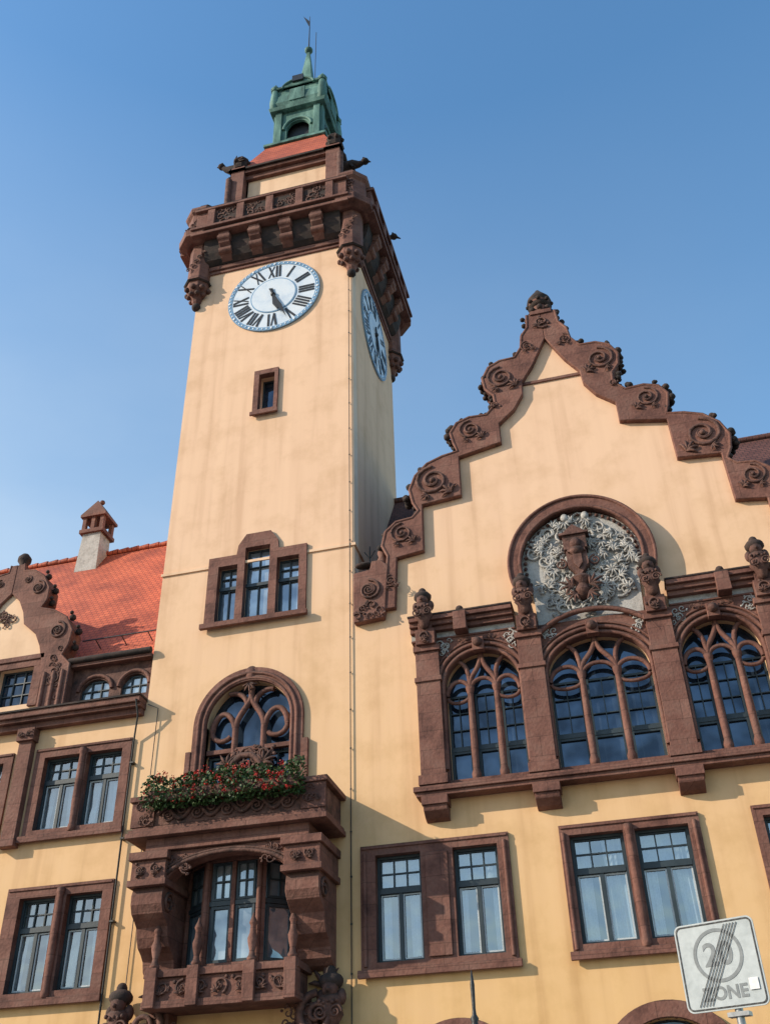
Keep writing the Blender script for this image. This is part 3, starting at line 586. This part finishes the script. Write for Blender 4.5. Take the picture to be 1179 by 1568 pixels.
# ------------------------------------------------------------ clock
def clock(name,tf):
    f=MB(tf);k=MB(tf);b=MB(tf);g=MB(tf)
    n=72
    f.prism([(1.5*math.cos(2*PI*i/n),1.5*math.sin(2*PI*i/n)) for i in range(n)],-.05,-.002)
    f.prism([(.78*math.cos(2*PI*i/n),.78*math.sin(2*PI*i/n)) for i in range(n)],-.075,-.051)
    g.band(arc(0,0,1.64,1.64,0,360,n),arc(0,0,1.5,1.5,0,360,n),-.065,-.002)
    g.band(arc(0,0,.82,.82,0,360,n),arc(0,0,.78,.78,0,360,n),-.07,-.051)
    for i in range(60):
        a=2*PI*i/60;f.sph((1.57*math.cos(a),-.07,1.57*math.sin(a)),.035 if i%5 else .055,(1,.4,1),6,4)
    num={1:'I',2:'II',3:'III',4:'IIII',5:'V',6:'VI',7:'VII',8:'VIII',9:'IX',10:'X',11:'XI',12:'XII'}
    def stroke(a,t0,r0,t1,r1,w):
        ca,sa=math.cos(a),math.sin(a)
        d=math.hypot(t1-t0,r1-r0);nx,nr=(r1-r0)/d*w/2,-(t1-t0)/d*w/2
        q=[(t0-nx,r0),(t0+nx,r0),(t1+nx,r1),(t1-nx,r1)]
        k.prism([(r*ca+t*sa, r*sa-t*ca) for t,r in q],-.062-random.uniform(0,.006),-.05)
    for h,s in num.items():
        a=PI/2-h*PI/6;wd={'I':.115,'V':.26,'X':.26};tot=sum(wd[c] for c in s);t=-tot/2
        for c in s:
            w=wd[c];m_=t+w/2
            if c=='I': stroke(a,m_,.9,m_,1.45,.072)
            if c=='V': stroke(a,m_-.085,1.45,m_,.9,.075);stroke(a,m_+.085,1.45,m_+.005,.9,.045)
            if c=='X': stroke(a,m_-.095,1.45,m_+.095,.9,.075);stroke(a,m_+.095,1.45,m_-.095,.9,.04)
            t+=w
    def hand(ang,L,w,yy):
        a=PI/2-math.radians(ang);ca,sa=math.cos(a),math.sin(a)
        q=[(-w*.5,-.3),(w*.5,-.3),(w*.35,0),(w,L*.55),(w*.5,L*.75),(0,L),(-w*.5,L*.75),(-w,L*.55),(-w*.35,0)]
        b.prism([(r*ca+t*sa,r*sa-t*ca) for t,r in q],yy-.02,yy)
    hand(166,.85,.11,-.10);hand(157,1.35,.07,-.13)
    b.sph((0,-.1,0),.09)
    f.build(name,CLK,hall);g.build(name+'_ring',CLB,hall);k.build(name+'_numerals',BLK,hall);b.build(name+'_hands',BLK,hall)
clock('clock_face',lambda v:(-9.07+v[0],v[1],27.52+v[2]))
clock('side_clock_face',lambda v:(-6.3-v[1],2.65+v[0],27.45+v[2]))
# ------------------------------------------------------------ tower gallery
TC=(-9.125,2.65)
sides=[((1,0),(0,-1),2.825,2.65),((0,1),(1,0),2.65,2.825),((-1,0),(0,1),2.825,2.65),((0,-1),(-1,0),2.65,2.825)]
TS=MB();TCV=MB();TSO=MB();TP=MB()
for T,Nn,Lh,D in sides:
    tf=lambda v,T=T,Nn=Nn,D=D:(TC[0]+v[0]*T[0]+(D-v[1])*Nn[0],TC[1]+v[0]*T[1]+(D-v[1])*Nn[1],v[2])
    for m in(TS,TCV,TSO,TP): m.tf=tf
    TS.box(-Lh-.06,Lh+.06,-.06,0,29.28,29.42);TS.box(-Lh-.1,Lh+.1,-.12,0,29.42,29.62)
    SOFT=[(0,29.62),(-.14,29.62),(-.3,29.75),(-.42,30.0),(-.5,30.3),(-.52,30.62),(0,30.62)]
    TSO.prismx(SOFT,-Lh+.3,Lh-.3)
    for i in range(4):
        x=-Lh+.55+(2*Lh-1.1)*(i+.5)/4
        TS.prismx([(0,29.62),(-.2,29.66),(-.42,29.85),(-.5,30.1),(-.62,30.2),(-.72,30.4),(-.74,30.64),(0,30.64)],x-.2,x+.2)
        TS.tube([(x-.23,-.38,29.98),(x+.23,-.38,29.98)],.16,10);TS.tube([(x-.23,-.6,30.42),(x+.23,-.6,30.42)],.15,10)
    TS.box(-Lh-.1,Lh+.1,-.84,0,30.64,30.78);TSO.box(-Lh-.05,Lh+.05,-.78,0,30.78,30.9);TS.box(-Lh-.12,Lh+.12,-.9,0,30.9,31.02)
    TS.box(-Lh,Lh,-.72,-.5,31.02,31.95);TS.box(-Lh-.05,Lh+.05,-.84,-.42,31.95,32.06);TSO.box(-Lh-.02,Lh+.02,-.8,-.46,32.06,32.14)
    for i in range(5):
        x=-Lh+.6+(2*Lh-1.2)*i/4
        TS.box(x-.14,x+.14,-.82,-.721,31.02,31.95);TSO.sph((x,-.62,32.2),.12,(1.2,1,.8))
        if i<4:
            foliage(TCV,x+.22,x+(2*Lh-1.2)/4-.22,31.15,31.85,-.73,9,.16)
            xm=x+(2*Lh-1.2)/8;TSO.box(xm-.4,xm+.4,-.725,-.721,31.12,31.85)
    e=D-1.9
    TP.box(-1.9,1.9,e,e+.3,31,35.3)
    TS.box(-2.0,2.0,e-.06,e,33.4,34.1);carved(TCV,-1.4,1.4,33.45,34.05,e-.1)
    TS.box(-1.2,1.2,e-.08,e,32.3,33.2);TSO.box(-.9,.9,e-.1,e-.08,32.4,33.1)
    TS.box(-2.05,2.05,e-.15,e+.2,35.3,35.55);TS.box(-2.2,2.2,e-.3,e+.2,35.55,35.7);TSO.box(-2.3,2.3,e-.4,e+.3,35.7,35.8)
for m in(TS,TCV,TSO,TP): m.tf=None
def grotesque(root,tip):
    """winged beast: crouched body on the corner, neck and beaked head, raised wings"""
    r=Vector(root);t=Vector(tip);d=t-r
    P=lambda k,up=0:r+d*k+Vector((0,0,up))
    TSO.tube([P(-.1,-.25),P(.15,-.05),P(.4,.05),P(.65,.0),P(.82,.08)],[.2,.24,.2,.13,.09],9)
    TSO.sph(P(.88,.12),.13,(1.2,1.2,.95));TSO.tube([P(.92,.12),P(1.1,.02)],[.08,.02],6)
    side=Vector((-d.y,d.x,0)).normalized()
    for q in(-1,1):
        for k in range(4):
            a=P(.2,.1)+side*.14*q
            TSO.tube([a,a+side*.12*q+Vector((0,0,.25))-d*.05*k,a+side*(.2+.04*k)*q+Vector((0,0,.5-.1*k))-d*(.1+.13*k)],[.06,.05,.015],5)
        TSO.tube([P(.35,-.05)+side*.12*q,P(.45,-.28)+side*.14*q,P(.55,-.3)+side*.14*q],[.07,.05,.03],6)
        TSO.sph(P(.85,.25)+side*.07*q,.04)
for sx_ in(-1,1):
    for sy in(-1,1):
        bx,by=TC[0]+sx_*2.8,TC[1]+sy*2.68
        TS.lathe([(.04,27.75),(.16,27.95),(.2,28.1),(.36,28.35),(.42,28.5),(.42,28.7),(.47,28.75),(.47,28.9),(.42,28.95),(.42,30.6),(.5,30.7)],bx,by,8,False,PI/8)
        TSO.sph((bx,by,27.78),.16);TSO.lathe([(.47,0),(.52,.05),(.45,.12)],bx,by,8,False,PI/8,28.72)
        for k in range(8):
            a=k*PI/4;TCV.sph((bx+.4*math.cos(a),by+.4*math.sin(a),28.45),.1);TCV.sph((bx+.3*math.cos(a+.4),by+.3*math.sin(a+.4),28.22),.09)
        for k in range(5): volute(TCV,bx+.12*(k-2),29.3+.2*k,.1,1,0,by-.43,.2)
        TS.lathe([(.56,30.6),(.86,30.72),(.88,31.02),(.66,31.08),(.62,32.1),(.72,32.2),(.76,32.3),(.74,32.42)],bx,by,8,False,PI/8)
        TSO.lathe([(.72,32.42),(.6,32.52),(.42,32.62),(.33,32.8),(.36,32.95),(.2,33.1),(.1,33.2),(.03,33.3)],bx,by,8,False,PI/8)
        foliage(TCV,bx-.35,bx+.35,31.2,32.0,by-.6,9,.15)
        px,py=TC[0]+sx_*1.95,TC[1]+sy*1.95
        TS.box(px-.28,px+.28,py-.28,py+.28,31,36.0);TCV.tube([(px+sx_*.3,py+sy*.3,33),(px+sx_*.32,py+sy*.32,35.2)],.13,8)
        TSO.lathe([(.33,0),(.38,.12),(.24,.25),(.28,.45),(.34,.6),(.18,.85),(.05,1.0)],px,py,8,False,PI/8,36.0)
        for k in range(6):
            a=k*PI/3;TSO.sph((px+.3*math.cos(a),py+.3*math.sin(a),36.5),.09,n=6,m=5)
grotesque((-11.15,.75,36.1),(-12.0,.6,36.5));grotesque((-6.95,1.0,35.2),(-5.9,.9,34.95));grotesque((-6.95,4.5,35.2),(-5.7,4.7,34.9));grotesque((-11.15,4.6,36.1),(-12.0,4.7,36.5))
TS.build('gallery_stone',ST,hall,.015);TCV.build('gallery_carving',STD,hall);TSO.build('gallery_sooted_stone',SOOT,hall);TP.build('upper_storey_wall',PL2,hall)
fl_=MB();fl_.box(TC[0]-2.7,TC[0]+2.7,TC[1]-2.5,TC[1]+2.5,30.7,31.01);fl_.build('gallery_floor',STD,hall)
RM=MB()
def frus(m,h0,z0,h1,z1,c=TC):
    v=[(c[0]+a*h,c[1]+b*h,z) for h,z in((h0,z0),(h1,z1)) for a,b in((-1,-1),(1,-1),(1,1),(-1,1))]
    m.add(v,[(0,1,5,4),(1,2,6,5),(2,3,7,6),(3,0,4,7),(4,5,6,7),(3,2,1,0)])
frus(RM,2.2,35.8,1.7,37.0);frus(RM,1.7,37.0,1.25,38.3)
RM.build('tower_roof',RT,hall)
CP=MB();CD=MB()
frus(CP,1.35,38.3,1.35,38.45);frus(CP,1.28,38.45,1.15,38.7)
for T,Nn,Lh,D in sides:
    tf=lambda v,T=T,Nn=Nn:(TC[0]+v[0]*T[0]+(1.0-v[1])*Nn[0],TC[1]+v[0]*T[1]+(1.0-v[1])*Nn[1],v[2])
    CP.tf=tf;CD.tf=tf
    CP.band([(.98,38.7),(.98,40.9)]+[(.98*(1-2*i/20),40.9) for i in range(1,20)]+[(-.98,40.9),(-.98,38.7)],
            [(.5,38.7),(.5,39.6)]+[(.5*math.cos(PI*i/20),39.6+.6*math.sin(PI*i/20)) for i in range(1,20)]+[(-.5,39.6),(-.5,38.7)],0,.15)
    CP.tube([(x,-.03,z) for x,z in arc(0,39.65,.62,.66,0,180,16)],.07,7)
    CD.box(-.6,.6,.3,.32,38.7,40.3);CP.box(-.5,.5,.03,.13,38.7,39.1)
    for s in(-1,1): CP.box(s*.85-.14,s*.85+.14,-.1,0,38.7,40.9)
    CP.prismx([(.1,41.1),(-.16,41.1),(-.26,41.4),(-.2,41.9),(-.08,42.3),(-.12,42.5),(.1,42.5)],-1.05,1.05)
    CP.prism([(-.7,42.5)]+arc(0,42.45,.7,.5,172,8,14)+[(.7,42.5)],-.2,.3)
    CP.tube([(x,-.22,z) for x,z in arc(0,42.45,.72,.52,180,0,14)],.06,7)
    CP.box(-.35,.35,-.28,-.2,41.35,42.2)
CP.tf=None;CD.tf=None
frus(CP,1.22,40.9,1.28,41.1);frus(CP,1.02,41.1,1.12,42.4)
frus(CP,1.22,42.5,1.26,42.6);frus(CP,1.2,42.6,.75,43.1);frus(CP,.75,43.1,.42,43.6);frus(CP,.42,43.6,.3,44.2);frus(CP,.3,44.2,.07,47.0)
CP.sph((TC[0],TC[1],47.25),.2,(1,1,.85))
for sx_ in(-1,1):
    for sy in(-1,1):
        CP.lathe([(.2,0),(.24,.5),(.2,1.0),(.16,1.4)],TC[0]+sx_*1.08,TC[1]+sy*1.08,8,z0=41.1);CP.lathe([(.2,0),(.22,.2),(.1,.4),(.03,.6)],TC[0]+sx_*1.08,TC[1]+sy*1.08,8,z0=42.5)
CP.build('copper_lantern',COP,hall,.015)
CD.box(TC[0]-.25,TC[0]+.25,TC[1]-1.3,TC[1]-.4,42.75,43.15);CD.build('lantern_openings',BLK,hall)
DK.tube([(TC[0],TC[1],47.3),(TC[0],TC[1],50.3)],[.04,.015],6);DK.tube([(TC[0]+.42,TC[1]-.2,43.2),(TC[0]+.42,TC[1]-.2,48.3)],.018,6)
DK.add([(TC[0]-.02,TC[1],49.9),(TC[0]+.03,TC[1],49.2),(TC[0]-.35,TC[1],50.5)],[(0,1,2)])
# ------------------------------------------------------------ finish shared parts
STN.build('stone_trim',ST,hall,.012);CARV.build('carved_ornament',STD,hall);SOOT_M.build('sooted_crockets',SOOT,hall);STU_M.build('stucco_relief',STU,hall)
WIN_D.build('window_frames',FRD,hall);FR_W.build('window_sashes',FRW,hall);GL_D.build('hall_glazing',GLD,hall);GL_B.build('window_glazing',GLL,hall);DK.build('rods_and_pipes',DARKM,hall)
GL_C.build('clear_panes',PANE,hall);CUR.build('curtains',CURT,hall);RM_D.build('room_interiors',ROOM,hall)
# ------------------------------------------------------------ flowers
fb=empty('flower_box')
b=MB();b.box(-10.75,-7.15,-1.7,-1.47,9.62,9.86);b.build('trough',STD,fb,.02)
lv=MB();bl=MB()
for i in range(5200):
    x=random.uniform(-10.85,-7.05);h=.16+.12*math.sin(x*5.1)*math.sin(x*2.3)
    d=random.gauss(0,1);y=-1.56+.16*d;z=9.72+random.uniform(-.28,.4+h)*(1-.2*abs(d));
    s=random.uniform(.025,.05);a=Vector((random.gauss(0,1),random.gauss(0,1),random.gauss(0,1))).normalized();c=a.orthogonal().normalized()*s;e=a.cross(c).normalized()*s*.8
    p=Vector((x,y,z));lv.add([p-c,p-e,p+c,p+e],[(0,1,2,3)])
for i in range(110):
    x=random.uniform(-10.8,-7.1);y=-1.56+random.uniform(-.3,.1);z=9.75+random.uniform(-.2,.5)
    for k in range(16):
        p=Vector((x,y,z))+Vector((random.gauss(0,.03),random.gauss(0,.03),random.gauss(0,.028)));s=.018
        a=Vector((random.gauss(0,1),random.gauss(0,1),random.gauss(0,1))).normalized();c=a.orthogonal().normalized()*s;e=a.cross(c).normalized()*s
        bl.add([p-c,p-e,p+c,p+e],[(0,1,2,3)])
lv.build('geranium_leaves',LF,fb);bl.build('geranium_blossoms',FL,fb)
# ------------------------------------------------------------ traffic sign
ts=empty('traffic_sign')
s=MB();S=.31
def rr(h,r=.05,n=5):
    p=[]
    for q,(a,b) in enumerate(((1,-1),(1,1),(-1,1),(-1,-1))):
        p+=arc(a*(h-r),b*(h-r),r,r,-90+90*q,90*q,n)
    return p
s.prism(rr(S),0,.012);s.build('sign_panel',SGN,ts)
k=MB();p1=rr(S-.012,.04);p2=rr(S-.022,.035);k.band(p1+[p1[0]],p2+[p2[0]],-.004,-.001)
for i in range(5):
    o_=-.05+i*.024
    k.prism([(.14+o_-.003,.275),(.14+o_+.003,.275),(-.16+o_+.003,-.275),(-.16+o_-.003,-.275)],-.007,-.005)
k.build('black_marks',BLK,ts)
g=MB();g.band(arc(0,.065,.19,.19,0,360,40),arc(0,.065,.165,.165,0,360,40),-.003,-.0005);g.build('grey_ring',SGG,ts)
def text(t,size,x,z,nm):
    cu=bpy.data.curves.new(nm,'FONT');cu.body=t;cu.size=size;cu.align_x='CENTER';cu.align_y='CENTER';cu.extrude=.0008;cu.offset=.004
    o=bpy.data.objects.new(nm,cu);sc.collection.objects.link(o);o.rotation_euler=(PI/2,0,0);o.location=(x,-.002,z);o.data.materials.append(SGG);o.parent=ts
text('20',.23,0,.065,'numerals');text('ZONE',.125,.0,-.2,'lettering')
g=MB();g.box(.19,.26,-.009,-.006,-.2,-.12);g.build('sticker',PAP,ts)
g=MB();g.tube([(.06,.04,-3.17),(.06,.04,.1)],.03,12);g.box(-.1,.2,.013,.03,-.24,-.2);g.box(-.1,.2,.013,.03,.0,.04);g.box(-.02,.14,.0,.085,-.36,-.33);g.build('pole',GAL,ts)
ts.location=(.39,-13.47,3.17);ts.rotation_euler=(0,0,math.radians(-20))
# ------------------------------------------------------------ street lamp
sl=empty('street_lamp');g=MB()
g.lathe([(.14,0),(.15,.3),(.09,.4),(.08,.9),(.05,1.0),(.045,2.7),(.08,2.75),(.05,2.85),(.12,2.9)],0,0,12)
g.lathe([(.24,3.2),(.2,3.28),(.1,3.35),(.05,3.42),(.035,3.46),(.05,3.5),(.025,3.54),(.02,3.6),(.026,3.85),(.006,4.0)],0,0,10)
for q in range(4):
    a=q*PI/2+PI/4;g.tube([(.12*math.cos(a),.12*math.sin(a),2.9),(.23*math.cos(a),.23*math.sin(a),3.2)],.012,5)
g.build('post',DARKM,sl);g=MB();g.lathe([(.1,2.9),(.2,3.2)],0,0,4,False,PI/4);g.build('lantern_glass',GLL,sl)
sl.location=(-2.17,-9.7,0)
# ------------------------------------------------------------ ground
def sheet(name,x0,x1,y0,y1,z,mat):
    m=MB();m.add([(x0,y0,z),(x1,y0,z),(x1,y1,z),(x0,y1,z)],[(0,1,2,3)]);return m.build(name,mat)
ASP=mottled('asphalt',(.035,.035,.036),(.05,.05,.05),(.07,.07,.068),scale=.6,bscale=60)
PAV=mottled('paving',(.10,.095,.09),(.14,.13,.12),(.18,.17,.155),scale=1.5,bscale=30)
sheet('ground',-700,700,-700,700,0,PAV)
sheet('road',-60,60,-20,-13.9,.004,ASP)
kb=MB();kb.box(-60,60,-13.9,-13.75,0,.12);kb.box(-60,60,-20.15,-20,0,.12);kb.build('kerb',PAV)
pv=MB();pv.box(-60,60,-13.75,-.2,0,.11);pv.build('pavement',PAV)
# ------------------------------------------------------------ light
el=math.radians(28);az=math.radians(241)
sd=Vector((math.sin(az)*math.cos(el),math.cos(az)*math.cos(el),math.sin(el)))
sn=bpy.data.lights.new('sun','SUN');sn.energy=5;sn.angle=math.radians(.5);sn.color=(1,.87,.70)
so=bpy.data.objects.new('sun',sn);sc.collection.objects.link(so);so.rotation_euler=(-sd).to_track_quat('-Z','Y').to_euler();so.location=(-30,-30,40)
w=bpy.data.worlds.new('World');sc.world=w;w.use_nodes=True;nt=w.node_tree;bg=nt.nodes['Background']
sk=nt.nodes.new('ShaderNodeTexSky');sk.sky_type='NISHITA';sk.sun_disc=False;sk.sun_elevation=el;sk.sun_rotation=az;sk.air_density=1.6;sk.dust_density=1.0;sk.ozone_density=3.2
hs=nt.nodes.new('ShaderNodeHueSaturation');hs.inputs['Saturation'].default_value=1.22;hs.inputs['Value'].default_value=1.6
nt.links.new(sk.outputs[0],hs.inputs['Color'])
# thin low haze and faint cloud veils
tc=nt.nodes.new('ShaderNodeTexCoord');mp=nt.nodes.new('ShaderNodeMapping');mp.inputs['Scale'].default_value=(1,1,2.2)
no=nt.nodes.new('ShaderNodeTexNoise');no.inputs['Scale'].default_value=2.6;no.inputs['Detail'].default_value=6
nt.links.new(tc.outputs['Generated'],mp.inputs[0]);nt.links.new(mp.outputs[0],no.inputs['Vector'])
sx=nt.nodes.new('ShaderNodeSeparateXYZ');nt.links.new(tc.outputs['Generated'],sx.inputs[0])
mr=nt.nodes.new('ShaderNodeMapRange');mr.inputs[1].default_value=.84;mr.inputs[2].default_value=.36;mr.inputs[3].default_value=0;mr.inputs[4].default_value=.95;nt.links.new(sx.outputs[2],mr.inputs[0])
m1=nt.nodes.new('ShaderNodeMath');m1.operation='MULTIPLY_ADD';nt.links.new(sx.outputs[0],m1.inputs[0]);m1.inputs[1].default_value=-1.1;m1.inputs[2].default_value=.42;m1.use_clamp=True
m2=nt.nodes.new('ShaderNodeMath');m2.operation='MULTIPLY';nt.links.new(mr.outputs[0],m2.inputs[0]);nt.links.new(m1.outputs[0],m2.inputs[1])
rp=ramp(nt,[(.38,(.62,.62,.62)),(.68,(1.,1.,1.))]);nt.links.new(no.outputs[0],rp.inputs[0])
m3=nt.nodes.new('ShaderNodeMath');m3.operation='MULTIPLY';nt.links.new(m2.outputs[0],m3.inputs[0]);nt.links.new(rp.outputs[0],m3.inputs[1])
mx=nt.nodes.new('ShaderNodeMixRGB');nt.links.new(m3.outputs[0],mx.inputs[0]);nt.links.new(hs.outputs[0],mx.inputs[1]);mx.inputs[2].default_value=(5.3,6.2,7.0,1)
nt.links.new(mx.outputs[0],bg.inputs[0]);bg.inputs[1].default_value=.14
# ------------------------------------------------------------ camera
pi_,ya,ro=map(math.radians,(35.5,13.83,-1.68))
F=Vector((-math.sin(ya)*math.cos(pi_),math.cos(ya)*math.cos(pi_),math.sin(pi_)));R=Vector((math.cos(ya),math.sin(ya),0));U=R.cross(F)
Rr=math.cos(ro)*R+math.sin(ro)*U;Uu=-math.sin(ro)*R+math.cos(ro)*U
cd=bpy.data.cameras.new('camera');cd.sensor_fit='VERTICAL';cd.sensor_height=24;cd.lens=24*1541/1568;cd.clip_end=2000;cd.clip_start=.1
co=bpy.data.objects.new('camera',cd);sc.collection.objects.link(co)
mw=Matrix((( Rr.x,Uu.x,-F.x,0),(Rr.y,Uu.y,-F.y,-22),(Rr.z,Uu.z,-F.z,1.6),(0,0,0,1)))
co.matrix_world=mw;sc.camera=co
sc.view_settings.view_transform='Standard';sc.view_settings.look='None';sc.view_settings.exposure=0
